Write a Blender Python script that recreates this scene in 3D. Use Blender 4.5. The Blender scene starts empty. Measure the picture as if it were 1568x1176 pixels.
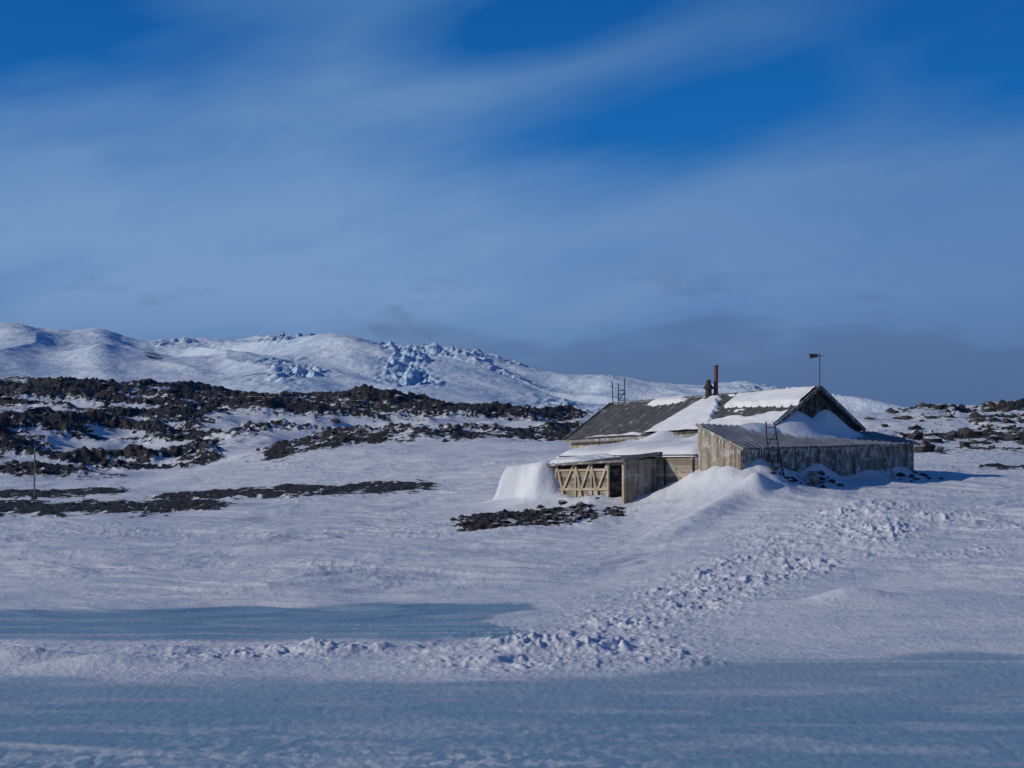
import bpy, math, random
import numpy as np
from mathutils import Vector
random.seed(4); rng=np.random.default_rng(7)
sc=bpy.context.scene
sc.view_settings.view_transform='Standard'; sc.view_settings.look='None'; sc.view_settings.exposure=0

# ------------------------------------------------------------ noise
def _h(ix,iy,seed):
    n=(ix.astype(np.int64)*374761393+iy.astype(np.int64)*668265263+seed*1274126177)&0xffffffff
    n=((n^(n>>13))*1274126177)&0xffffffff
    return ((n^(n>>16))&0xffff)/65535.0
def pn(x,y,seed=0):
    x=np.asarray(x,float);y=np.asarray(y,float)
    x0=np.floor(x);y0=np.floor(y);fx=x-x0;fy=y-y0
    u=fx*fx*fx*(fx*(fx*6-15)+10);v=fy*fy*fy*(fy*(fy*6-15)+10)
    def g(dx,dy):
        a=_h(x0+dx,y0+dy,seed)*2*math.pi
        return np.cos(a)*(fx-dx)+np.sin(a)*(fy-dy)
    return ((g(0,0)*(1-u)+g(1,0)*u)*(1-v)+(g(0,1)*(1-u)+g(1,1)*u)*v)*1.5
def fbm(x,y,o=4,seed=0,gain=.5):
    s=0;a=1;f=1
    for i in range(o):
        s=s+a*pn(x*f,y*f,seed+i*17);a*=gain;f*=2.03
    return s
def ss(a,b,x):
    t=np.clip((x-a)/(b-a),0,1);return t*t*(3-2*t)
def band(x,a,b,w):
    return ss(a-w,a+w,x)*(1-ss(b-w,b+w,x))
ANG=math.atan2(.635,.772);O=(17.5,82,3.3)
CA,SA=math.cos(ANG),math.sin(ANG)

# ------------------------------------------------------------ terrain survey: bearing columns x distance rows
BC=np.array([-900,-400,0,200,400,600,700,870,1000,1130,1300,1450,1568,2000,2600],float)
ROWS=[(2,[0]*15),(20,[0]*15),(30,[0]*15),
(35,[0]*10+[.05,.1,.1,.2,.2]),
(42,[0]*8+[.05,.15,.3,.35,.35,.4,.4]),
(50,[0,0,0,0,0,0,.1,.2,.3,.5,.75,.8,.8,.9,.9]),
(60,[.3,.3,.35,.4,.4,.4,.4,.45,.6,.95,1.4,1.45,1.5,1.6,1.6]),
(70,[.7,.7,.8,.8,.8,.85,.9,1.1,1.35,2.3,2.3,2.4,2.4,2.5,2.5]),
(75,[.85,.85,.95,1,1,1.1,1.2,1.7,2.1,3.2,2.9,2.9,2.9,2.9,2.9]),
(80,[1,1,1.1,1.15,1.2,1.3,1.5,2.0,2.5,3.3,3.3,3.2,3.2,3.2,3.2]),
(90,[1.3,1.3,1.4,1.4,1.5,1.8,2.2,2.6,3.2,3.5,3.8,3.8,3.8,3.8,3.8]),
(100,[1.5,1.5,1.5,1.6,1.9,2.4,2.7,3.8,3.9,4,4.2,4.2,4.2,4.2,4.2]),
(115,[2,2,1.6,2.0,3.2,4.2,4.6,5,5,5,5,5.2,5.4,5.5,5.5]),
(130,[4,4,2.9,2.4,5,6,6.4,6.8,6.5,6.5,6.8,7,7.4,8,8]),
(150,[7,6,4.5,3.5,4.6,5.8,6.4,7.0,7.7,8,9,9.6,10.4,11,11]),
(190,[12,11,8.8,8.5,8.8,9,8.8,8.5,8,8,8,8,9,9,9]),
(240,[19,18.5,17.4,16.6,15.4,13.9,12.4,10.8,9,8,7,7,7,7,7]),
(300,[15,14,13,12,11,10,9,8,6,6,5,5,5,5,5]),
(420,[-1]*15)]
LD=np.log(np.array([r[0] for r in ROWS],float)); TZ=np.array([r[1] for r in ROWS],float)
gd=np.linspace(LD[0],LD[-1],700); gb=np.linspace(-900,2600,700)
T1=np.array([np.interp(gb,BC,row) for row in TZ])
T2=np.array([np.interp(gd,LD,T1[:,j]) for j in range(700)]).T
def blur(A,s,ax):
    k=np.exp(-.5*(np.arange(-3*s,3*s+1)/s)**2);k/=k.sum()
    P=np.pad(A,[(3*s,3*s) if i==ax else (0,0) for i in (0,1)],mode='edge')
    return np.apply_along_axis(lambda m:np.convolve(m,k,'valid'),ax,P)
T2=blur(blur(T2,4,0),14,1)
def base_h(b,D):
    i=np.clip((np.log(np.maximum(D,2.01))-gd[0])/(gd[1]-gd[0]),0,698.99)
    j=np.clip((b-gb[0])/(gb[1]-gb[0]),0,698.99)
    i0=i.astype(int);j0=j.astype(int);fi=i-i0;fj=j-j0
    return (T2[i0,j0]*(1-fi)*(1-fj)+T2[i0+1,j0]*fi*(1-fj)+T2[i0,j0+1]*(1-fi)*fj+T2[i0+1,j0+1]*fi*fj)
def gauss(x,y,cx,cy,rx,ry,ang=0):
    c,s=math.cos(ang),math.sin(ang);dx=x-cx;dy=y-cy
    a=(dx*c+dy*s)/rx;b=(-dx*s+dy*c)/ry
    return np.exp(-(a*a+b*b))
def fields(x,y):
    D=np.maximum(y,2.0); b=784+2178*x/D
    z=base_h(b,y)
    wx=x+2*pn(x*.15,y*.15,91); wy=y+2*pn(x*.15+9,y*.15,92)
    hill=ss(112,150,D)
    nh=fbm(wx*.038,wy*.045,5,11)
    z=z+hill*(nh*2.0)
    sm=ss(50,62,D+6*pn(x*.08,y*.05,3))
    # sastrugi & undulation on the snow
    z=z+(.15*fbm(wx*.10,wy*.20,3,21)+.060*fbm(wx*.40,wy*1.1,3,22)+.018*fbm(wx*1.6,wy*3.2,2,23))*ss(38,56,D)*(1-.5*hill)
    st=np.maximum(0,1-np.abs(pn(wx*.12,wy*.5,31))*4.5)
    z=z+.12*st*ss(.0,.5,pn(x*.07,y*.1,32)+.15)*ss(36,48,D)*(1-hill)
    # ---- rock amount
    n1=fbm(wx*.06,wy*.10,5,11); n2=fbm(x*.35,y*.5,4,41); n3=fbm(wx*.05+4,wy*.16+wx*.03,4,45)
    rk=-1+0*z
    left=1-ss(830,960,b)
    def add(v):
        nonlocal rk
        rk=np.maximum(rk,v)
    add(band(D,198,420,9)*(.70+.70*nh+.50*n3+.20*n2)*left)
    add(band(D,128,206,8)*(1-ss(300,380,b))*(.60+.8*nh+.6*n3+.25*n2))
    add(band(D,155,206,9)*ss(280,380,b)*left*(.18+.7*nh+.5*n3+.25*n2))
    cr=131-6*ss(600,300,b)
    add(band(D,cr-4,cr+12,2.5)*band(b,390,900,40)*(.64+.35*n2+.3*n3))
    add(np.exp(-((D-90-2*pn(b*.012,0*b,5))/7.0)**2)*(1-ss(270,410,b))*(1.12+.4*n2+.45*n3))
    add(np.exp(-((D-100.5+.006*(b-300))/4.6)**2)*band(b,230,670,50)*(.95+.35*n2+.3*n3))
    add(np.exp(-((D-109)/5.5)**2)*(1-ss(150,240,b))*(.95+.5*n2))
    add(band(D,71.2,76.8,1.3)*band(b,700,910,26)*(.88+.6*n2))
    add(np.exp(-((D-74.0)/1.0)**2)*band(b,880,960,20)*(.7+.6*n2))
    add(ss(1325,1400,b)*band(D,108,175,8)*(.46+.5*n1+.45*n3+.35*n2))
    add(np.exp(-((D-92.5)/1.6)**2)*ss(1465,1530,b)*(.95+.4*n2))
    rk=np.clip(rk,-.5,.80)
    r01=ss(.4,.7,rk)
    z=z+r01*(.05+.16*np.abs(fbm(x*.9,y*.9,3,51)))*(1+1.6*hill)
    z=z+r01*hill*.6*fbm(x*.22,y*.22,3,53)
    # ---- trampled, blocky snow
    pth=np.exp(-((x-(1.3+(D-37)*.53)+1.0*pn(D*.25,0*D,67))/(1.5+.095*(D-34)))**2)*band(D,35,70,4)
    pth=np.maximum(pth,.5*band(D,50,74,6)*ss(1290,1400,b)*ss(-.2,.3,pn(x*.2,y*.2,68)))
    tide=np.exp(-((D-34.5+1.2*pn(x*.12,y*0,61)-.10*x*(x>0))/1.9)**2)*(1-ss(4,8,x))*(.35+.65*ss(-.25,.25,pn(x*.22,y*.2,69)))
    tide=np.maximum(tide,gauss(x,y,1.0,36.3,3.6,2.0))
    rub=np.clip(pth*1.0+tide*.8+.30*ss(.05,.45,pn(x*.06,y*.09,62))*sm*(1-hill),0,1)
    c=np.maximum(0,fbm(x*2.3,y*1.8,3,63)); c2=np.maximum(0,pn(x*6.,y*4.5,64)); c3=np.maximum(0,pn(x*1.1,y*.9,60))
    z=z+rub*(.17*c+.08*c2+.10*c3)*(.45+.75*ss(-.35,.4,pn(x*.35,y*.3,65)))
    z=z+tide*.15*ss(-.1,.35,fbm(x*.35,y*.5,2,66))
    for (cx,cy,rx,ry,h,a) in [(-20,60,6,.5,.38,.05),(-28,61,4,.4,.28,-.05),(-6,66,3.2,.6,.38,.1),(-11,63,3,.5,.28,0),
        (-19,58,2,.6,.25,0),(10.5,44.0,1.3,.4,.35,.1),(16,46.5,2.5,.5,.18,.1),(22,57,1.2,.8,.5,.3),(12.4,72.0,.55,.5,.55,.2),
        (-9.5,33.0,1.3,.5,.24,.15),(-11.8,34.2,1.1,.5,.22,0),(-8,40,3,.2,.04,0),
        (9.6,69.0,4.6,1.0,.50,.98),(7.0,71.0,3.5,1.6,-.30,.6),(21,50,4,1.2,.2,.2),(3,58,7,2.0,.22,.1)]:
        z=z+h*gauss(x,y,cx,cy,rx,ry,a)
    # ---- wind drifts banked against the buildings (local building metres)
    dx=x-O[0];dy=y-O[1];lx=dx*CA+dy*SA;ly=-dx*SA+dy*CA
    near=((np.abs(lx)<30)&(np.abs(ly)<30)).astype(float)
    nn=.35*pn(lx*.55,ly*.55,301)+.08*pn(lx*1.5,ly*1.5,302)
    def boxd(x0,x1,y0,y1,r=0):
        ax=np.maximum(np.maximum(x0+r-lx,lx-x1+r),0);ay=np.maximum(np.maximum(y0+r-ly,ly-y1+r),0)
        return np.maximum(0,np.sqrt(ax*ax+ay*ay)-r+nn)
    d=boxd(-12.9,-9.2,8.9,12.6,1.0)
    top=4.36-.07*(ly-8.6)+.12*nn
    z=z+np.maximum(0,top-z)*(.78*(1-ss(0,.9,d))+.22*np.exp(-(d/1.3)**1.2))*near
    d=boxd(-9.6,-9,-2.4,-1.2);z=z+near*1.45*np.exp(-(d/1.25)**1.15)
    d=boxd(-9.6,-9,-4.2,-3.2);z=z+near*.55*np.exp(-d/1.3)
    d=boxd(-9.6,-9,.3,2.2);z=z+near*.9*np.exp(-d/.9)
    front=np.clip(-3-ly+.4*nn,0,9)
    z=z+near*np.exp(-front/.8)*(.60+.6*pn(lx*.35,0*lx,311)+.35*np.exp(-((lx+3)/2.2)**2))*band(lx,-8.8,5.2,.8)*(ly<-1)
    d=boxd(-13,-12.5,4.6,8.4);z=z+near*.35*np.exp(-d/.7)*(1+1.5*nn)
    # wind crust on the sea ice in front
    z=z+(.008*np.abs(fbm(x*2.2,y*1.3,3,71))+.006*pn(x*7,y*5,72))*(1-ss(40,50,D))+.05*gauss(x,y,-9.5,24.3,4.5,.22,-.22)+.03*gauss(x,y,-7,23.2,4,.2,-.22)
    # ---- bare blue sea ice
    pe=.5*pn(x*.35,0*x,86)
    ice=ss(37.0,37.9,D+pe)*(1-ss(45.6,46.4,D-.10*x+.5*pn(x*.25,0*x,89)-.25*np.minimum(x,0)*0))*(1-ss(-.3,.3,x+1.3*pn(y*.3,x*0,81)+.6*pn(x*1.5,y*.8,93)))
    ice=ice*(1-.8*np.exp(-((D-38.9-.02*x)/.10)**2))*(1-.6*np.exp(-((D-39.8+.03*x)/.06)**2))
    lim=31.2+1.2*pn(x*.15,y*0,82)+2.8*ss(1.5,5,x)
    ice=np.maximum(ice,(.8+.2*ss(30,26,D))*(1-ss(lim-.9,lim+.5,D+.9*pn(x*.5,y*.6,90))))
    ice=ice*(1-.7*np.exp(-((D-33.4+.05*(x-8))/.09)**2)*ss(3,6,x))
    ice=ice*(1-.28*ss(.0,.6,fbm(x*.25,y*.8,4,83)))*(1-.8*gauss(x,y,-9.5,24.3,4.5,.22,-.22))
    ice=ice*(1-.65*ss(28,23,D)*ss(.02,.35,fbm(x*3.5,y*2.0,3,87))*ss(-.3,.3,pn(x*.15,y*.3,88)+.2)*(1-.7*ss(-1,6,x)))
    return z,rk,np.clip(ice,0,1)

# ------------------------------------------------------------ mesh helpers
def new_mesh(name,V,F,attrs=None,smooth=True,mat=None,parent=None):
    me=bpy.data.meshes.new(name)
    V=np.asarray(V,np.float32)
    if isinstance(F,np.ndarray):
        n=F.shape[0];k=F.shape[1]
        me.vertices.add(len(V));me.vertices.foreach_set('co',V.ravel())
        me.loops.add(n*k);me.loops.foreach_set('vertex_index',F.astype(np.int32).ravel())
        me.polygons.add(n);me.polygons.foreach_set('loop_start',np.arange(0,n*k,k,dtype=np.int32))
        me.update(calc_edges=True)
    else:
        me.from_pydata(V.tolist(),[],F)
    me.polygons.foreach_set('use_smooth',np.full(len(me.polygons),smooth))
    for k,v in (attrs or {}).items():
        a=me.attributes.new(k,'FLOAT','POINT');a.data.foreach_set('value',np.asarray(v,np.float32))
    me.update()
    o=bpy.data.objects.new(name,me);sc.collection.objects.link(o)
    if mat:me.materials.append(mat)
    if parent:o.parent=parent
    return o
def gridF(nr,nc):
    i=np.arange(nr-1)[:,None]*nc+np.arange(nc-1)[None,:];i=i.ravel()
    return np.stack([i,i+1,i+nc+1,i+nc],1)

# ------------------------------------------------------------ materials
def nt(name):
    m=bpy.data.materials.new(name);m.use_nodes=True
    return m,m.node_tree.nodes,m.node_tree.links,m.node_tree.nodes['Principled BSDF']
def noise(ns,ls,vec,scale,detail=6,rough=.6):
    n=ns.new('ShaderNodeTexNoise');n.inputs['Scale'].default_value=scale;n.inputs['Detail'].default_value=detail
    n.inputs['Roughness'].default_value=rough;ls.new(vec,n.inputs['Vector']);return n.outputs['Fac']
def ramp(ns,ls,f,stops):
    r=ns.new('ShaderNodeValToRGB');ls.new(f,r.inputs[0])
    e=r.color_ramp.elements
    while len(e)<len(stops):e.new(.5)
    for q,(p,c) in zip(e,stops):q.position=p;q.color=(*c,1)
    return r.outputs[0]
def mixc(ns,ls,f,a,b):
    m=ns.new('ShaderNodeMix');m.data_type='RGBA'
    for s,v in ((m.inputs[0],f),(m.inputs[6],a),(m.inputs[7],b)):
        if isinstance(v,(float,int)):s.default_value=v
        elif isinstance(v,tuple):s.default_value=(*v,1)
        else:ls.new(v,s)
    return m.outputs[2]
def math_(ns,ls,op,a,b=None,c=None,clamp=False):
    m=ns.new('ShaderNodeMath');m.operation=op;m.use_clamp=clamp
    for i,v in enumerate((a,b,c)):
        if v is None:continue
        if isinstance(v,(float,int)):m.inputs[i].default_value=v
        else:ls.new(v,m.inputs[i])
    return m.outputs[0]
def attr(ns,n):
    a=ns.new('ShaderNodeAttribute');a.attribute_name=n;return a.outputs['Fac']
def bump(ns,ls,h,dist,strength=1,prev=None):
    b=ns.new('ShaderNodeBump');b.inputs['Distance'].default_value=dist
    if isinstance(strength,(int,float)):b.inputs['Strength'].default_value=strength
    else:ls.new(strength,b.inputs['Strength'])
    ls.new(h,b.inputs['Height'])
    if prev is not None:ls.new(prev,b.inputs['Normal'])
    return b.outputs[0]
def mrange(ns,ls,v,a,b):
    m=ns.new('ShaderNodeMapRange');m.interpolation_type='SMOOTHSTEP';m.inputs[1].default_value=a;m.inputs[2].default_value=b
    ls.new(v,m.inputs[0]);return m.outputs[0]
def objvec(ns,ls,scale=(1,1,1),rot=(0,0,0)):
    t=ns.new('ShaderNodeTexCoord');m=ns.new('ShaderNodeMapping');m.inputs['Scale'].default_value=scale;m.inputs['Rotation'].default_value=rot
    ls.new(t.outputs['Object'],m.inputs[0]);return m.outputs[0]

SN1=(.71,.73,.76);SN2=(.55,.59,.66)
m_ter,ns,ls,P=nt('snow_rock_ice')
v=objvec(ns,ls)
nb=noise(ns,ls,v,.25,4);nm=noise(ns,ls,v,1.3,8,.68);nf=noise(ns,ls,v,6,5,.7)
vs=objvec(ns,ls,(.6,2.0,1));nst=noise(ns,ls,vs,.8,7,.62)
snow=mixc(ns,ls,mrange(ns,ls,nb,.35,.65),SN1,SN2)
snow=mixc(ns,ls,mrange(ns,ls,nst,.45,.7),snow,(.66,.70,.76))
icec=mixc(ns,ls,mrange(ns,ls,nst,.3,.7),(.18,.305,.405),(.235,.36,.455))  # blue ice, its colour darkened to carry the foreground cloud shadow too
rockc=ramp(ns,ls,nf,[(.3,(.014,.013,.014)),(.55,(.04,.036,.035)),(.75,(.11,.095,.085))])
iceA=attr(ns,'ice')
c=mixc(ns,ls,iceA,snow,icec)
rf=math_(ns,ls,'ADD',attr(ns,'rock'),math_(ns,ls,'MULTIPLY',math_(ns,ls,'SUBTRACT',nm,.5),1.9))
rf=mrange(ns,ls,rf,.47,.56)
c=mixc(ns,ls,rf,c,rockc)
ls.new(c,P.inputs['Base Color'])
rr=ns.new('ShaderNodeMix');ls.new(iceA,rr.inputs[0]);rr.inputs[2].default_value=.7;rr.inputs[3].default_value=.4
ls.new(rr.outputs[0],P.inputs['Roughness'])
P.inputs['Specular IOR Level'].default_value=.25
inv=math_(ns,ls,'SUBTRACT',1,math_(ns,ls,'MULTIPLY',iceA,.72))
b1=bump(ns,ls,nst,.16,math_(ns,ls,'MULTIPLY',inv,.55));b2=bump(ns,ls,nf,.05,math_(ns,ls,'MULTIPLY',inv,.65),b1);b3=bump(ns,ls,nm,.18,math_(ns,ls,'MULTIPLY',inv,.45),b2);ls.new(b3,P.inputs['Normal'])
m_snow,ns,ls,P=nt('drift_snow');v=objvec(ns,ls);a=noise(ns,ls,v,.9,6);
ls.new(mixc(ns,ls,mrange(ns,ls,a,.35,.7),(.78,.79,.80),(.68,.71,.75)),P.inputs['Base Color']);P.inputs['Roughness'].default_value=.7
P.inputs['Specular IOR Level'].default_value=.2
ls.new(bump(ns,ls,noise(ns,ls,v,2.5,7),.08,.5),P.inputs['Normal'])
m_mt,ns,ls,P=nt('haze_tinted_glacier_snow');v=objvec(ns,ls);a=noise(ns,ls,v,.012,8,.65);f2=noise(ns,ls,v,.07,6,.7)
s=mixc(ns,ls,mrange(ns,ls,a,.4,.64),(.72,.79,.87),(.48,.62,.77))  # snow colours pushed towards blue: aerial haze is painted into the base
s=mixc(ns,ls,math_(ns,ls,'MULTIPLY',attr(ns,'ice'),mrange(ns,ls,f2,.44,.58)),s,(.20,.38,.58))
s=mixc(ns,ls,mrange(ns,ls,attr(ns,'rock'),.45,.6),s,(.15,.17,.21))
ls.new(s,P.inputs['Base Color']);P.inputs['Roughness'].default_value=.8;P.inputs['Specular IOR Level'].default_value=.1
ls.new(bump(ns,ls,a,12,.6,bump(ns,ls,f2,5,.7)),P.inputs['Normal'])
m_rock,ns,ls,P=nt('basalt_rock');v=objvec(ns,ls);a=noise(ns,ls,v,2.5,8,.7)
ge=ns.new('ShaderNodeNewGeometry');sz=ns.new('ShaderNodeSeparateXYZ');ls.new(ge.outputs['Normal'],sz.inputs[0])
cap=math_(ns,ls,'MULTIPLY',mrange(ns,ls,sz.outputs[2],.72,.9),mrange(ns,ls,noise(ns,ls,v,.45,5),.47,.56))
rc=ramp(ns,ls,a,[(.3,(.014,.013,.014)),(.55,(.045,.04,.038)),(.75,(.12,.10,.09))])
ls.new(mixc(ns,ls,cap,rc,(.66,.69,.75)),P.inputs['Base Color']);P.inputs['Roughness'].default_value=.9
ls.new(bump(ns,ls,a,.1,.8),P.inputs['Normal'])
def wood(name,c0,c1,c2,grain=(6,6,.6),frost=.5):
    m,ns,ls,P=nt(name);v=objvec(ns,ls,grain);a=noise(ns,ls,v,2,8,.7);v2=objvec(ns,ls);w=noise(ns,ls,v2,.7,5)
    t=math_(ns,ls,'ADD',math_(ns,ls,'MULTIPLY',attr(ns,'tone'),.55),math_(ns,ls,'MULTIPLY',a,.5))
    col=ramp(ns,ls,t,[(.15,c0),(.5,c1),(.85,c2)])
    col=mixc(ns,ls,math_(ns,ls,'MULTIPLY',mrange(ns,ls,w,.45,.7),.5),col,c0)
    fr=math_(ns,ls,'MULTIPLY',mrange(ns,ls,noise(ns,ls,v2,2.2,8,.7),.50,.64),frost)
    col=mixc(ns,ls,fr,col,(.60,.63,.68))
    ls.new(col,P.inputs['Base Color']);P.inputs['Roughness'].default_value=.85;P.inputs['Specular IOR Level'].default_value=.2
    ls.new(bump(ns,ls,a,.02,.7),P.inputs['Normal']);return m
m_wood=wood('weathered_boards',(.11,.09,.072),(.26,.22,.17),(.42,.36,.28))
m_wood2=wood('pale_boards',(.20,.16,.12),(.38,.30,.21),(.52,.43,.31))
m_dark=wood('dark_timber',(.018,.016,.015),(.045,.04,.036),(.09,.08,.07),frost=.25)
m_greyw=wood('grey_boards',(.055,.053,.05),(.17,.155,.135),(.30,.28,.25),frost=.7)
m_iron,ns,ls,P=nt('black_iron');P.inputs['Roughness'].default_value=.7
v=objvec(ns,ls);ls.new(ramp(ns,ls,noise(ns,ls,v,6,5),[(.3,(.015,.014,.014)),(.7,(.06,.05,.045))]),P.inputs['Base Color'])
m_roof,ns,ls,P=nt('roof_sheeting');v=objvec(ns,ls,(1,1,1));a=noise(ns,ls,v,1.6,8,.7);b=noise(ns,ls,objvec(ns,ls,(.5,4,1)),1,5)
rc=ramp(ns,ls,math_(ns,ls,'MULTIPLY_ADD',b,.4,math_(ns,ls,'MULTIPLY',a,.6)),[(.3,(.04,.04,.042)),(.5,(.085,.083,.083)),(.7,(.17,.165,.16))])
ls.new(mixc(ns,ls,math_(ns,ls,'MULTIPLY',mrange(ns,ls,a,.56,.70),.5),rc,(.6,.63,.68)),P.inputs['Base Color'])
P.inputs['Roughness'].default_value=.7;P.inputs['Specular IOR Level'].default_value=.3
m_metal,ns,ls,P=nt('galvanised_sheet');v=objvec(ns,ls);a=noise(ns,ls,v,1.2,7,.65)
ls.new(ramp(ns,ls,a,[(.3,(.15,.16,.17)),(.55,(.25,.26,.28)),(.75,(.40,.41,.43))]),P.inputs['Base Color']);P.inputs['Roughness'].default_value=.6;P.inputs['Metallic'].default_value=.1
m_rust,ns,ls,P=nt('rusty_iron');v=objvec(ns,ls);a=noise(ns,ls,v,5,7)
ls.new(ramp(ns,ls,a,[(.3,(.08,.035,.028)),(.7,(.20,.095,.065))]),P.inputs['Base Color']);P.inputs['Roughness'].default_value=.8

# ------------------------------------------------------------ ground sheet
cols=np.concatenate([np.linspace(-1.25,-.42,140)[:-1],np.linspace(-.42,.42,1060),np.linspace(.42,1.25,140)[1:]])
rows=np.concatenate([np.geomspace(3,20,60)[:-1],np.geomspace(20,60,440)[:-1],np.geomspace(60,140,380)[:-1],np.geomspace(140,262,170)[:-1],np.geomspace(262,420,40)])
R,C=np.meshgrid(rows,cols,indexing='ij')
X=R*C;Y=R+0*C
Z,RK,IC=fields(X,Y)
edge=ss(1.12,1.25,np.abs(C))
Z=Z*(1-edge)-.6*edge
Z=np.where(R<6,Z*(R-3)/3-.02*(6-R),Z)
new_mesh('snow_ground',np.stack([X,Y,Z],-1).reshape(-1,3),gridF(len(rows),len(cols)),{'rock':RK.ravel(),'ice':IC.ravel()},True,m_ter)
g=np.linspace(-9000,9000,61);GX,GY=np.meshgrid(g,g);V=np.stack([GX,GY,0*GX-.25],-1).reshape(-1,3)
new_mesh('sea_ice',V,gridF(61,61),{'rock':-np.ones(3721),'ice':np.full(3721,.5)},True,m_ter)

# ------------------------------------------------------------ mountain
mc=np.linspace(-.62,.62,1300);mr=np.concatenate([np.linspace(1150,3150,460)[:-1],np.linspace(3150,4600,30)])
R,C=np.meshgrid(mr,mc,indexing='ij');X=R*C;Y=R+0*C
RB=np.array([-700,-300,-60,30,70,110,155,190,240,300,340,430,500,540,570,640,700,740,790,830,860,900,930,970,1000,1060,1100,1140,1180,1240,1290,1345,1420,1568,2200],float)
RP=np.array([520,505,499,494,501,503,496,509,513,510,517,509,510,514,520,525,527,533,548,562,567,570,568,577,581,584,582,579,586,594,602,620,640,655,670],float)
b=784+2178*C
RH=5+(690-np.interp(b,RB,RP))*3000/2178
RH=blur(RH,5,1)
p=np.clip((R-1150)/1850,0,1)
prof=p**1.12
back=np.where(R>3000,1-((R-3000)/1600)**1.5,1)
wx=X+90*pn(X*.002,Y*.0015,1);wy=Y+120*pn(X*.002+5,Y*.0015,2)
sk=wx+.45*wy
big=fbm(sk*.0026,wy*.0011,3,201,.42)
rid=1-np.abs(fbm(sk*.0034+3,wy*.0012,2,205,.4))*1.7
env=np.clip(p*1.6,0,1)*(1-.8*ss(.82,1,p))
ZM=RH*prof*back-6+env*(32*big+22*rid-10)+3.0*fbm(sk*.012,wy*.006,3,210)*p
icem=np.maximum.reduce([np.exp(-((b-465)/80)**2-((p-.94)/.07)**2),.95*np.exp(-((b-690)/105)**2-((p-.86)/.13)**2),
  np.exp(-((b-440)/50)**2-((p-.52)/.10)**2),np.exp(-((b-620)/42)**2-((p-.6)/.16)**2),.7*np.exp(-((b-1230)/90)**2-((p-.9)/.15)**2),
  .6*np.exp(-((b-880)/60)**2-((p-.4)/.1)**2),.3*np.exp(-((b-270)/60)**2-((p-.97)/.05)**2)])
icem=np.clip(icem*1.3*(.65+1.4*pn(X*.010,Y*.005,220))*1.2,0,1)
blk=np.maximum(0,pn(X*.05,Y*.025,221))+.6*np.maximum(0,pn(X*.11,Y*.055,222))
ZM+=icem*(blk*15-3)+1.2*fbm(X*.04,Y*.02,2,223)*p
mrk=np.exp(-((b-235)/20)**2-((p-.66)/.03)**2)*(.9+pn(X*.03,Y*.03,230))
mrk=np.maximum(mrk,np.exp(-((b-250)/300)**2-((p-.50)/.035)**2)*(.25+.7*pn(X*.012,Y*.02,231)))
ZM=np.where(R>=4590,-5,ZM); ZM=np.where(np.abs(C)>.6,-5,ZM)
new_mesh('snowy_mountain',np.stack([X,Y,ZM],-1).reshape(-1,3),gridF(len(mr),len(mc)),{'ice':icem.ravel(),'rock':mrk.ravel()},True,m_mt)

# ------------------------------------------------------------ rocks
import bmesh
bm=bmesh.new();bmesh.ops.create_icosphere(bm,subdivisions=1,radius=1)
iv=np.array([v.co[:] for v in bm.verts]);iF=np.array([[v.index for v in f.verts] for f in bm.faces]);bm.free()
def rocks(name,pts,sizes):
    Vs=[];Fs=[];k=0
    for (x,y,z),s in zip(pts,sizes):
        q=iv*(1+rng.uniform(-.38,.3,(len(iv),1)))
        a=rng.uniform(0,6.28);c,s_=math.cos(a),math.sin(a)
        q=q*np.array([1,rng.uniform(.5,1),rng.uniform(.35,.75)])
        q=np.stack([q[:,0]*c-q[:,1]*s_,q[:,0]*s_+q[:,1]*c,q[:,2]],1)*s
        Vs.append(q+np.array([x,y,z+s*.05]));Fs.append(iF+k);k+=len(iv)
    return new_mesh(name,np.concatenate(Vs),np.concatenate(Fs),None,False,m_rock)
def scatter(n,b0,b1,d0,d1,smin,smax,thr=.45,pw=6):
    b=rng.uniform(b0,b1,n);d=rng.uniform(d0,d1,n);x=(b-784)/2178*d
    z,rk,_=fields(x,d);k=rk+.25*rng.normal(size=n)>thr
    s=smin+(smax-smin)*rng.random(n)**pw
    return [(a,c,e) for a,c,e in zip(x[k],d[k],z[k])],list(s[k])
def many(name,L):
    P_=[];S_=[]
    for a in L:
        p_,s_=scatter(*a);P_+=p_;S_+=s_
    rocks(name,P_,S_)
many('moraine_boulders',[(3200,-300,900,196,250,.10,.85,.6),(1400,-200,340,120,200,.08,.7,.6),(900,370,900,124,146,.06,.5,.55)])
many('moraine_boulders',[(2600,1320,1900,108,165,.08,.95,.42)])
many('beach_rocks',[(900,690,915,71,78,.03,.30,.45,4),(50,850,960,73,75.5,.06,.32,-1,2),(600,-200,700,85,112,.03,.18,.6),(120,1450,1700,89,95,.04,.25)])
pp=[];sz_=[]
for (lx0,lx1,n) in ((-7.2,-3.6,26),(2.2,5.4,22),(-9.4,-7.5,6)):
    for i in range(n):
        lx=random.uniform(lx0,lx1);ly=-3.5-abs(random.gauss(0,.7))
        X_=O[0]+lx*CA-ly*SA;Y_=O[1]+lx*SA+ly*CA;zz=float(fields(np.array([X_]),np.array([Y_]))[0][0]);pp.append((X_,Y_,zz));sz_.append(random.uniform(.06,.30))
rocks('loose_rocks',pp,sz_)

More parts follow.
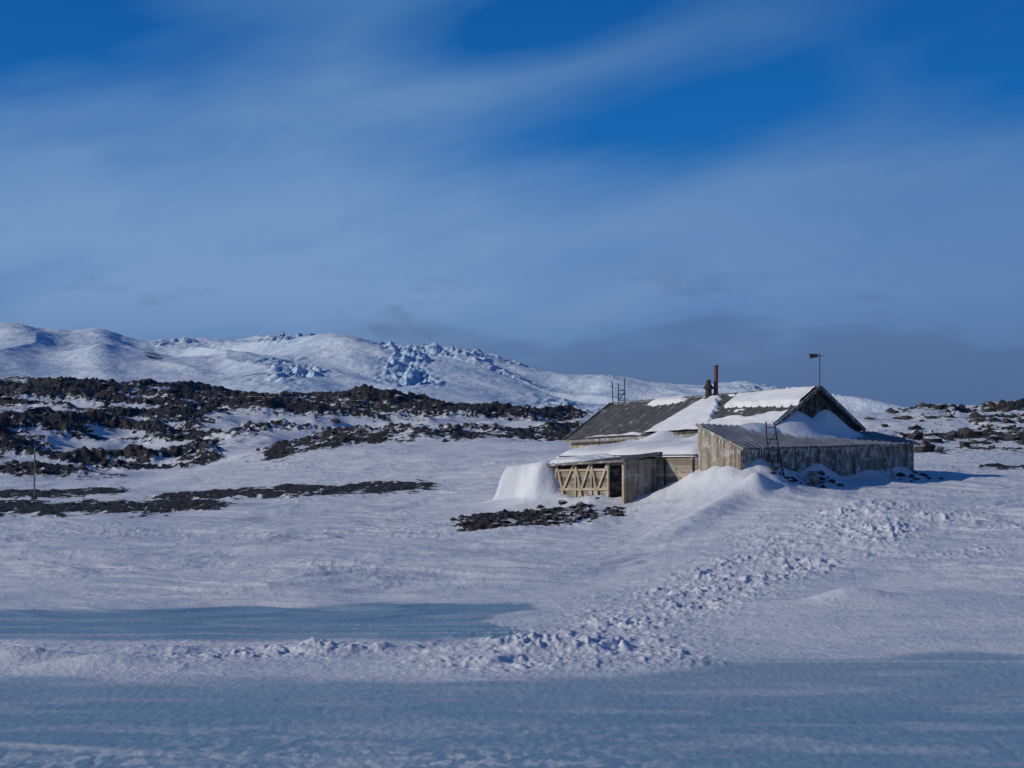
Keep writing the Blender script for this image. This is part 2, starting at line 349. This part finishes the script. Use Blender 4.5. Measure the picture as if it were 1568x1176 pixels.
# ------------------------------------------------------------ building helpers (local metres)
class MB:
    def __init__(s):s.v=[];s.f=[];s.t=[]
    def poly(s,vs,fs,tone=.5):
        k=len(s.v);s.v+=[tuple(p) for p in vs];s.f+=[tuple(i+k for i in f) for f in fs];s.t+=[tone]*len(vs)
    def hexa(s,b4,t4,tone=.5):
        s.poly(list(b4)+list(t4),[(3,2,1,0),(4,5,6,7),(0,1,5,4),(1,2,6,5),(2,3,7,6),(3,0,4,7)],tone)
    def box(s,x0,x1,y0,y1,z0,z1,tone=.5):
        s.hexa([(x0,y0,z0),(x1,y0,z0),(x1,y1,z0),(x0,y1,z0)],[(x0,y0,z1),(x1,y0,z1),(x1,y1,z1),(x0,y1,z1)],tone)
    def beam(s,a,b,w,h=None,tone=.5,w2=None):
        h=h or w;a=Vector(a);b=Vector(b);d=(b-a).normalized()
        u=d.cross(Vector((0,0,1)));u=u.normalized() if u.length>.01 else Vector((1,0,0));n=u.cross(d)
        q=lambda p,k:[p-u*w*k/2-n*h*k/2,p+u*w*k/2-n*h*k/2,p+u*w*k/2+n*h*k/2,p-u*w*k/2+n*h*k/2]
        s.hexa(q(a,1),q(b,w2 or 1),tone)
    def tube(s,a,b,r0,r1=None,n=12,tone=.5):
        r1=r0 if r1 is None else r1;a=Vector(a);b=Vector(b);d=(b-a).normalized()
        u=d.cross(Vector((0,0,1)));u=u.normalized() if u.length>.01 else Vector((1,0,0));w=u.cross(d)
        A=[a+(u*math.cos(i*6.2832/n)+w*math.sin(i*6.2832/n))*r0 for i in range(n)]
        B=[b+(u*math.cos(i*6.2832/n)+w*math.sin(i*6.2832/n))*r1 for i in range(n)]
        s.poly(A+B,[(i,(i+1)%n,n+(i+1)%n,n+i) for i in range(n)]+[tuple(range(n))[::-1],tuple(range(n,2*n))],tone)
    def planks(s,p0,p1,z0,t0,t1,w=.17,th=.035,out=(0,0),jit=.04,zj=.05,top=None):
        L=math.dist(p0,p1);n=max(1,int(L/w));dx=(p1[0]-p0[0])/L;dy=(p1[1]-p0[1])/L
        for i in range(n):
            a=i*L/n+.006;b=(i+1)*L/n-.006;o=random.uniform(0,.018);ox=out[0]*(th+o);oy=out[1]*(th+o)
            A=(p0[0]+dx*a,p0[1]+dy*a);B=(p0[0]+dx*b,p0[1]+dy*b)
            f=lambda q:(t0+(t1-t0)*q/L) if top is None else top(q/L)
            j=random.uniform(-jit,0);zb=z0+random.uniform(-zj,zj)
            bs=[(A[0],A[1]),(B[0],B[1]),(B[0]+ox,B[1]+oy),(A[0]+ox,A[1]+oy)]
            za,zc=f(a)+j,f(b)+j
            s.hexa([(q[0],q[1],zb) for q in bs],[(bs[0][0],bs[0][1],za),(bs[1][0],bs[1][1],zc),(bs[2][0],bs[2][1],zc),(bs[3][0],bs[3][1],za)],random.random())
    def hplanks(s,p0,p1,z0,z1,w=.2,th=.03,out=(0,0)):
        n=max(1,int((z1-z0)/w))
        for i in range(n):
            a=z0+(z1-z0)*i/n+.006;b=z0+(z1-z0)*(i+1)/n-.006;t=th+random.uniform(0,.015)
            q=[p0,p1,(p1[0]+out[0]*t,p1[1]+out[1]*t),(p0[0]+out[0]*t,p0[1]+out[1]*t)]
            s.hexa([(c[0],c[1],a) for c in q],[(c[0],c[1],b) for c in q],random.random())
    def make(s,name,mat,parent=None,smooth=False):
        return new_mesh(name,s.v,s.f,{'tone':s.t},smooth,mat,parent)
def corr(name,A,B,C_,D_,wl,amp,mat,parent,sharp=1):
    A,B,C_,D_=[np.array(q,float) for q in (A,B,C_,D_)]
    L=np.linalg.norm(B-A);n=int(L/wl*6);nn=np.cross(B-A,D_-A);nn/=np.linalg.norm(nn)
    if nn[2]<0:nn=-nn
    V=[]
    tt=np.linspace(0,1,9)
    for t in tt:
        for i in range(n+1):
            s=i/n;ph=s*L/wl*2*math.pi
            h=amp*(max(0,math.cos(ph))**sharp if sharp>1 else math.cos(ph))
            p=(A*(1-s)+B*s)*(1-t)+(D_*(1-s)+C_*s)*t
            V.append(p+nn*(h+.03*pn(np.array(s*9+1.3),np.array(t*3+.5),77)))
    return new_mesh(name,V,gridF(9,n+1),None,True,mat,parent)
def snowsheet(name,A,B,C_,D_,fn,parent,nu=90,nv=50):
    A,B,C_,D_=[np.array(q,float) for q in (A,B,C_,D_)]
    S,T=np.meshgrid(np.linspace(0,1,nu),np.linspace(0,1,nv))
    S_=S[...,None];T_=T[...,None]
    Pq=(A*(1-S_)+B*S_)*(1-T_)+(D_*(1-S_)+C_*S_)*T_
    Pq[...,2]+=fn(S,T)
    return new_mesh(name,Pq.reshape(-1,3),gridF(nv,nu),None,True,m_snow,parent)
def empty(name,loc,rz=0):
    e=bpy.data.objects.new(name,None);e.location=loc;e.rotation_euler=(0,0,rz);sc.collection.objects.link(e);return e
def W(x,y,z=0):
    return (O[0]+x*CA-y*SA,O[1]+x*SA+y*CA,O[2]+z)

hut=empty('wooden_hut',O,ANG)
L=16.8
mb=MB();
Vb=[(-3.77,.03,-1.5),(3.77,.03,-1.5),(3.77,L-.03,-1.5),(-3.77,L-.03,-1.5),(-3.77,.03,3.0),(3.77,.03,3.0),(3.77,L-.03,2.5),(-3.77,L-.03,2.5),(0,.03,5.18),(0,L-.03,4.68)]
mb.poly(Vb,[(0,3,2,1),(0,1,5,8,4),(2,3,7,9,6),(1,2,6,5),(3,0,4,7),(4,8,9,7),(8,5,6,9)])
mb.make('hut_core',m_dark,hut)
mb=MB()
gt=lambda q:3.0+2.16*(1-abs(2*q-1))
mb.planks((-3.8,0),(3.8,0),-.5,0,0,.18,.03,(0,-1),top=gt,jit=.01)
mb.planks((3.8,0),(3.8,L),-1,3.0,2.5,.2,.03,(1,0));
mb.make('gable_boards',m_dark,hut)
mb=MB();mb.planks((-3.8,L),(-3.8,0),-1,2.48,2.98,.16,.03,(-1,0));mb.planks((3.8,L),(-3.8,L),-1,0,0,.2,.03,(0,1),top=lambda q:2.5+2.16*(1-abs(2*q-1)),jit=.01)
mb.make('long_wall_boards',m_wood2,hut)
ridge0=(0,-.3,5.32);ridge1=(0,L+.3,4.80)
corr('roof_slope_near',ridge0,ridge1,(-4.15,L+.3,2.36),(-4.15,-.3,2.88),.62,.055,m_roof,hut,6)
corr('roof_slope_far',ridge0,ridge1,(4.15,L+.3,2.36),(4.15,-.3,2.88),.62,.055,m_roof,hut,6)
mb=MB()
mb.beam((0,-.36,5.36),(-4.2,-.36,2.90),.07,.2,.4);mb.beam((0,-.36,5.36),(4.2,-.36,2.90),.07,.2,.4)
mb.beam((0,L+.36,4.84),(-4.2,L+.36,2.38),.07,.2,.6);mb.beam((0,L+.36,4.84),(4.2,L+.36,2.38),.07,.2,.6)
mb.beam((-4.19,-.4,2.80),(-4.19,L+.4,2.27),.06,.16,.8)
mb.beam((0,-.4,5.40),(0,L+.4,4.88),.3,.05,.3)
mb.make('roof_trim',m_greyw,hut)
def f_main(S,T):
    n=.6*pn(S*9,T*5,5)+.4*pn(S*25,T*12,6)
    l=.43-.15*T;r=.49+.11*T
    a=band(S+.025*n,l,r,.015)*ss(.04,.10,T)
    bq=band(S,-.1,.35,.02)*band(T+.07*n,.03,.34+.25*(.35-S),.04)
    cq=band(S,-.1,.34,.04)*ss(.60,.76,T+.14*n-.3*S+.05)
    dq=.8*band(S,.60,.78,.03)*(1-ss(.10,.20,T+.06*n))
    eq=.6*band(S,.60,.9,.05)*ss(.90,.96,T+.05*n)
    m=np.maximum.reduce([a,bq,cq,dq,eq])
    st=ss(.15,.4,n)*band(S,.02,.45,.05)
    return -.10+.32*np.maximum(m,st*.55)+.05*m*n
snowsheet('roof_snow',(0,-.2,5.34),(0,L+.2,4.82),(-4.12,L+.2,2.40),(-4.12,-.2,2.92),f_main,hut,240,100)

ax0,ax1=-9.8,5.2
def atop(x): return 3.09-.3*(x-ax0)/15
def aeave(x):return 1.87+.30*(x-ax0)/15
mb=MB()
mb.hexa([(ax0+.03,-2.97,-1.5),(ax1-.03,-2.97,-1.5),(ax1-.03,-.04,-1.5),(ax0+.03,-.04,-1.5)],
        [(ax0+.03,-2.97,aeave(ax0)-.05),(ax1-.03,-2.97,aeave(ax1)-.05),(ax1-.03,-.04,atop(ax1)-.08),(ax0+.03,-.04,atop(ax0)-.08)])
mb.make('annex_core',m_dark,hut)
mb=MB();mb.planks((ax0,-3),(ax1,-3),-.6,aeave(ax0)-.03,aeave(ax1)-.03,.2,.03,(0,-1),jit=.03)
mb.planks((ax1,-3),(ax1,0),-.6,aeave(ax1),atop(ax1)-.05,.2,.03,(1,0))
mb.make('annex_front_boards',m_greyw,hut)
mb=MB();mb.planks((ax0,0),(ax0,-3),-.8,atop(ax0)-.05,aeave(ax0)-.03,.15,.035,(-1,0),jit=.02);mb.make('annex_end_boards',m_wood,hut)
corr('annex_roof',(ax0-.15,.0,atop(ax0)+.02),(ax1+.2,.0,atop(ax1)+.02),(ax1+.2,-3.28,aeave(ax1)-.06),(ax0-.15,-3.28,aeave(ax0)-.06),.45,.07,m_metal,hut,2)
mb=MB();mb.beam((ax0-.18,-3.30,aeave(ax0)-.10),(ax1+.2,-3.30,aeave(ax1)-.10),.04,.12,.3)
mb.beam((ax0-.18,.02,atop(ax0)-.02),(ax0-.18,-3.3,aeave(ax0)-.09),.05,.14,.9)
for x in (-6.9,-3.6,-.4,2.4): mb.beam((x,-3.07,-.5),(x,-3.07,aeave(x)-.1),.12,.08,.3)
mb.make('annex_trim',m_greyw,hut)
mb=MB()
x=ax0
while x<2.2:
    l=random.uniform(.06,.6)*(.4+.6*random.random());r=random.uniform(.02,.045)
    z=aeave(x)-.12;mb.tube((x,-3.29+random.uniform(-.02,.02),z),(x+random.uniform(-.02,.02),-3.28,z-l),r,.004,5);x+=random.uniform(.06,.22)
for i in range(10):
    y=-random.uniform(.2,3);z=aeave(ax0)+(atop(ax0)-aeave(ax0))*(1+y/3)-.15;mb.tube((ax0-.12,y,z),(ax0-.12,y,z-random.uniform(.1,.5)),.03,.004,5)
mb.make('icicles',m_snow,hut,True)
def f_an(S,T):
    X_=ax0+S*15;n=pn(S*11,T*3,8)
    m1=np.exp(-np.abs((X_+1.9)/2.0)**2.2)*np.exp(-(T/.40)**1.6)*1.15
    m2=np.exp(-np.abs((X_-1.0)/1.7)**2.2)*np.exp(-(T/.34)**1.6)*1.30
    m3=.32*band(X_,-6.5,3.4,1.0)*(1-ss(.10,.55,T+.14*n))
    m4=.12*band(X_,2.8,5.6,.3)*(1-ss(.05,.3,T+.1*n))
    return -.12+np.maximum.reduce([m1,m2,m3,m4])+.05*n+.10*np.minimum(m1,m2)
snowsheet('annex_roof_snow',(ax0,.02,atop(ax0)+.03),(ax1,.02,atop(ax1)+.03),(ax1,-3.2,aeave(ax1)),(ax0,-3.2,aeave(ax0)),f_an,hut,200,60)

mb=MB();mb.hexa([(-9.77,.02,-2),(-3.85,.02,-2),(-3.85,11,-2),(-9.77,11,-2)],[(-9.77,.02,1.45),(-3.85,.02,2.25),(-3.85,11,1.9),(-9.77,11,1.3)]);mb.make('lean_to_core',m_dark,hut)
mb=MB();mb.hplanks((-9.8,11),(-9.8,.04),-1.6,1.42,.22,.03,(-1,0));mb.hplanks((-3.9,11.03),(-9.8,11.03),-1.6,1.2,.2,.03,(0,1));mb.make('lean_to_boards',m_wood,hut)
mb=MB();mb.beam((-9.9,-.0,1.46),(-9.9,11.1,1.34),.1,.1,.5)
for y in (.3,2.4,10.2): mb.beam((-9.86,y,-1.5),(-9.86,y,1.4),.12,.08,.5)
mb.make('lean_to_trim',m_dark,hut)
def f_lt(S,T):
    n=pn(S*6,T*3,9);e=(1-np.abs(2*S-1)**14)*(1-T**12)
    return -.12+e*(.60+.14*n)+.55*(1-ss(0,.45,T))*(.65+.7*pn(S*5,0*T,3))
snowsheet('lean_to_snow',(-3.8,-.02,2.1),(-3.8,11.6,1.7),(-10.0,11.6,1.38),(-10.0,-.02,1.5),f_lt,hut,140,60)
mb=MB();mb.tube((0,7.7,4.7),(0,7.7,6.95),.14,.13,16);mb.tube((0,7.7,6.9),(0,7.7,6.98),.16,.16,16);mb.tube((0,7.7,4.9),(0,7.7,5.25),.24,.17,16);mb.make('chimney_pipe',m_rust,hut,False)
mb=MB();mb.tube((-.45,7.9,4.5),(-.45,7.9,5.55),.20,.2,14);mb.tube((-.45,7.9,5.5),(-.45,7.9,5.62),.33,.33,14);mb.tube((-.45,7.9,5.62),(-.45,7.9,5.85),.31,.12,14);mb.tube((-.45,7.9,5.8),(-.45,7.9,6.08),.13,.15,14)
mb.tube((-.45,7.9,4.4),(-.45,7.9,4.95),.38,.3,14);mb.make('ventilator_cowl',m_dark,hut)

# ------------------------------------------------------------ front shed
shed=empty('wooden_shed',O,ANG)
x0,x1,y0,y1=-12.3,-9.9,3.0,8.6
mb=MB();mb.hexa([(x0+.3,y0+1.4,-2),(x1,y0+.05,-2),(x1,y1,-2),(x0+.05,y1,-2)],[(x0+.3,y0+1.4,1.15),(x1,y0+.05,1.32),(x1,y1,.9),(x0+.05,y1,.85)]);
mb.make('shed_core',m_dark,shed)
mb=MB();mb.hplanks((x0,y1),(x0,y0+1.25),-1.7,.62,.21,.03,(-1,0));mb.planks((x0+.02,y0),(x1-.06,y0),-1.6,1.2,1.28,.19,.03,(0,-1));mb.make('shed_boards',m_wood,shed)
mb=MB()
for y in (y0+1.25,y0+2.6,y0+3.9,y1-.05): mb.beam((x0-.06,y,-1.8),(x0-.06,y,1.02),.12,.10,.9)
mb.beam((x0-.06,y0+.05,-1.8),(x0-.06,y0+.05,1.2),.15,.15,.9)
for z in (.62,-.45): mb.beam((x0-.1,y0+1.2,z+.05),(x0-.1,y1,z-.05),.06,.12,.8)
for a,b_ in ((y0+1.3,y0+2.5),(y0+2.7,y0+3.8),(y0+4.0,y1-.2)):
    mb.beam((x0-.13,a,.95),(x0-.13,b_,-1.3),.04,.13,1);mb.beam((x0-.16,(a+b_)/2,-1.2),(x0-.16,b_,.8),.035,.11,.7)
mb.make('shed_frame',m_wood2,shed)
corr('shed_roof',(x1+.1,y0-.25,1.62),(x1+.1,y1+.4,1.12),(x0-.4,y1+.4,.92),(x0-.4,y0-.25,1.22),.34,.03,m_roof,shed,3)
mb=MB();mb.beam((x0-.42,y0-.28,1.15),(x0-.42,y1+.4,.87),.05,.12,.6);mb.beam((x0-.42,y0-.3,1.17),(x1+.1,y0-.3,1.57),.05,.14,.6);
mb.beam((x0,y0+.1,1.0),(x0,y0+1.25,1.0),.08,.2,.5);mb.make('shed_trim',m_greyw,shed)
def f_sh(S,T):
    return -.1+.42*ss(.35,.8,S+.06*pn(S*5,T*6,3))*(1-T**8)
snowsheet('shed_roof_snow',(x1+.1,y0-.2,1.6),(x1+.1,y1+.5,1.1),(x0-.4,y1+.5,.92),(x0-.4,y0-.2,1.2),f_sh,shed,80,30)

# ------------------------------------------------------------ small items
v=empty('weather_vane',W(0,-.3,5.2));mb=MB()
mb.tube((0,0,0),(0,0,2.1),.03,.025,8);mb.tube((-.45,0,1.98),(.3,0,1.93),.022,.018,6);mb.make('mast',m_iron,v)
mb=MB();mb.tube((-.5,0,1.94),(-.12,0,1.97),.13,.10,10);mb.tube((-.56,0,1.93),(-.49,0,1.94),.17,.14,10);mb.make('wind_cup',m_iron,v)
v=empty('ladder_frame',W(0,L-.4,4.3));mb=MB()
mb.beam((-.35,0,.0),(-.4,0,2.0),.06,.06);mb.beam((-.0,0,.2),(.0,0,1.9),.06,.06);mb.beam((.45,.1,.2),(.42,.1,2.25),.06,.06)
for z in (.75,1.15,1.4): mb.beam((0,0,z),(.45,.1,z),.05,.05)
mb.make('frame',m_iron,v)
mb=MB();mb.beam((0,0,.7),(.45,.1,1.35),.04,.04);mb.make('brace',m_iron,v)
v=empty('wooden_sledge',W(-8.0,-4.0,-.4),ANG);mb=MB()
def rail(x,dx):
    pts=[(x+dx*math.sin(t*2.6)*.35-.15*t*3+.2,.0+.55*t+(.15*math.sin(t*3)),t*3.6) for t in np.linspace(0,1,13)]
    for a,b_ in zip(pts,pts[1:]): mb.tube(a,b_,.04,.04,6)
    return pts
A=rail(.0,-.6);B=rail(.45,.5)
for i in range(1,13,2): mb.tube(A[i],B[i],.025,.025,6)
for i in (2,5,8): mb.tube(A[i],B[i+2],.02,.02,6)
mb.make('runners_and_rungs',m_iron,v,True)
v=empty('leaning_plank',W(1.7,-3.6,-.2),ANG);mb=MB();mb.beam((.6,-.25,0),(-.1,.25,2.25),.2,.05,.9);mb.beam((.75,-.2,0),(.2,.22,2.0),.07,.05,.3);mb.make('planks',m_wood2,v)
v=empty('wooden_post',(-33.6,100,1.3));mb=MB();mb.beam((0,0,0),(.05,0,3.9),.10,.10,.4,.8);mb.beam((-.2,0,3.0),(.2,0,3.02),.05,.05,.4);mb.make('post',m_greyw,v);
mb=MB();mb.hexa([(-.3,-.3,0),(.3,-.3,0),(.3,.3,0),(-.3,.3,0)],[(-.1,-.1,.5),(.1,-.1,.5),(.1,.1,.5),(-.1,.1,.5)]);mb.make('footing',m_rock,v)
v=empty('wooden_crates',W(-5.9,-4.6,-.1),ANG+.3);mb=MB()
for (a,b_,c_,w,h) in ((0,0,0,.6,.4),(.8,.2,0,.5,.35),(.3,.1,.42,.5,.3)):
    for i in range(3): mb.box(a,a+w,b_+.0,b_+.45,c_+i*h/3+.01,c_+(i+1)*h/3-.01,random.random())
mb.make('crate_boards',m_greyw,v)

# ------------------------------------------------------------ sky + sun
az=math.atan2(-.97,-.22);el=math.radians(23)
S=Vector((math.sin(az)*math.cos(el),math.cos(az)*math.cos(el),math.sin(el)))
sun=bpy.data.lights.new('sun','SUN');sun.energy=2.7;sun.angle=math.radians(.5);sun.color=(1,.92,.80)
so=bpy.data.objects.new('sun',sun);so.rotation_euler=S.to_track_quat('Z','Y').to_euler();so.location=(-60,-10,60);sc.collection.objects.link(so)
w=bpy.data.worlds.new('World');sc.world=w;w.use_nodes=True;ns=w.node_tree.nodes;ls=w.node_tree.links
for n in list(ns):ns.remove(n)
out=ns.new('ShaderNodeOutputWorld');bg=ns.new('ShaderNodeBackground');bg.inputs[1].default_value=.1
sky=ns.new('ShaderNodeTexSky');sky.sky_type='NISHITA';sky.sun_disc=False;sky.sun_elevation=el;sky.sun_rotation=az%(2*math.pi)
tc=ns.new('ShaderNodeTexCoord');sp=ns.new('ShaderNodeSeparateXYZ');ls.new(tc.outputs['Generated'],sp.inputs[0])
azn=math_(ns,ls,'ARCTAN2',sp.outputs[0],sp.outputs[1]);e=math_(ns,ls,'MAXIMUM',sp.outputs[2],-.05)
cm=ns.new('ShaderNodeCombineXYZ');ls.new(azn,cm.inputs[0]);ls.new(e,cm.inputs[1]);vec=cm.outputs[0]
def L_(c):return tuple(((x/255+.055)/1.055)**2.4 if x>10 else x/255/12.92 for x in c)
deep=ramp(ns,ls,e,[(0,L_((60,105,160))),(.14,L_((34,110,178))),(.22,L_((4,98,174))),(.32,L_((0,84,158))),(.7,L_((5,58,118)))])
haze=ramp(ns,ls,e,[(0,L_((76,110,154))),(.045,L_((92,126,172))),(.11,L_((118,151,196))),(.19,L_((110,147,194))),(.32,L_((66,118,176))),(.8,L_((42,86,145)))])
hazeR=ramp(ns,ls,e,[(0,L_((66,98,142))),(.045,L_((76,110,158))),(.11,L_((92,128,178))),(.19,L_((84,126,180))),(.32,L_((42,98,162))),(.8,L_((36,80,138)))])
haze=mixc(ns,ls,mrange(ns,ls,azn,-.15,.36),haze,hazeR)
def mapv(vec,scale,rot,loc=(0,0,0)):
    m=ns.new('ShaderNodeMapping');m.inputs['Scale'].default_value=scale;m.inputs['Rotation'].default_value=(0,0,rot);m.inputs['Location'].default_value=loc
    ls.new(vec,m.inputs[0]);return m.outputs[0]
rv=mapv(vec,(1,1,1),-.24)
wisp=noise(ns,ls,mapv(rv,(2.6,13,1),0,(.3,.2,0)),1.7,5,.5)
soft=noise(ns,ls,mapv(rv,(3.2,6,1),0,(2,3,0)),1.8,5,.5)
def blob(px,py,rx,ry,rot=0):
    a=(px-784)/2178;b_=(690-py)/2178
    sb=ns.new('ShaderNodeVectorMath');sb.operation='SUBTRACT';ls.new(vec,sb.inputs[0]);sb.inputs[1].default_value=(a,b_,0)
    q=mapv(mapv(sb.outputs[0],(1,1,1),-rot),(2178/rx,2178/ry,1),0)
    ln=ns.new('ShaderNodeVectorMath');ln.operation='LENGTH';ls.new(q,ln.inputs[0])
    m=ns.new('ShaderNodeMapRange');m.interpolation_type='SMOOTHERSTEP';m.inputs[1].default_value=0;m.inputs[2].default_value=1.6;m.inputs[3].default_value=1;m.inputs[4].default_value=0
    ls.new(ln.outputs[1],m.inputs[0]);return m.outputs[0]
bl=[blob(40,100,440,165,.1),blob(1080,185,500,100,.14),blob(850,50,300,75,.2),blob(1500,90,340,170,.1),blob(300,-50,700,90,.1)]
g=bl[0]
for q in bl[1:]:g=math_(ns,ls,'MAXIMUM',g,q)
g=math_(ns,ls,'MAXIMUM',g,mrange(ns,ls,e,.36,.6))
cl=math_(ns,ls,'SUBTRACT',.98,math_(ns,ls,'MULTIPLY',g,1.08))
cl=math_(ns,ls,'ADD',cl,math_(ns,ls,'MULTIPLY',math_(ns,ls,'SUBTRACT',wisp,.5),1.25))
cl=math_(ns,ls,'ADD',cl,math_(ns,ls,'MULTIPLY',math_(ns,ls,'SUBTRACT',soft,.5),.8),None,True)
col=mixc(ns,ls,cl,deep,haze)
bank=noise(ns,ls,mapv(vec,(5,14,1),0,(1.1,.4,0)),2.0,6,.5)
edge_=math_(ns,ls,'ADD',e,math_(ns,ls,'MULTIPLY',math_(ns,ls,'SUBTRACT',bank,.5),-.12))
top=math_(ns,ls,'MULTIPLY',math_(ns,ls,'SUBTRACT',1,mrange(ns,ls,edge_,.070,.094)),mrange(ns,ls,azn,-.22,.05))
puff=math_(ns,ls,'MULTIPLY',mrange(ns,ls,bank,.54,.68),math_(ns,ls,'SUBTRACT',1,mrange(ns,ls,e,.09,.15)))
bm_=math_(ns,ls,'MAXIMUM',math_(ns,ls,'MULTIPLY',top,.5),math_(ns,ls,'MULTIPLY',puff,.5))
col=mixc(ns,ls,bm_,col,L_((70,98,142)))
sc10=ns.new('ShaderNodeVectorMath');sc10.operation='SCALE';sc10.inputs[3].default_value=10;ls.new(col,sc10.inputs[0])
fin=mixc(ns,ls,.96,sky.outputs[0],sc10.outputs[0])
ls.new(fin,bg.inputs[0]);ls.new(bg.outputs[0],out.inputs[0])

# ------------------------------------------------------------ camera
cd=bpy.data.cameras.new('camera');cd.lens=50;cd.sensor_width=36;cd.shift_y=102/1568;cd.clip_end=20000;cd.clip_start=.5
co=bpy.data.objects.new('camera',cd);co.location=(0,0,5);co.rotation_euler=(math.pi/2,0,0);sc.collection.objects.link(co);sc.camera=co
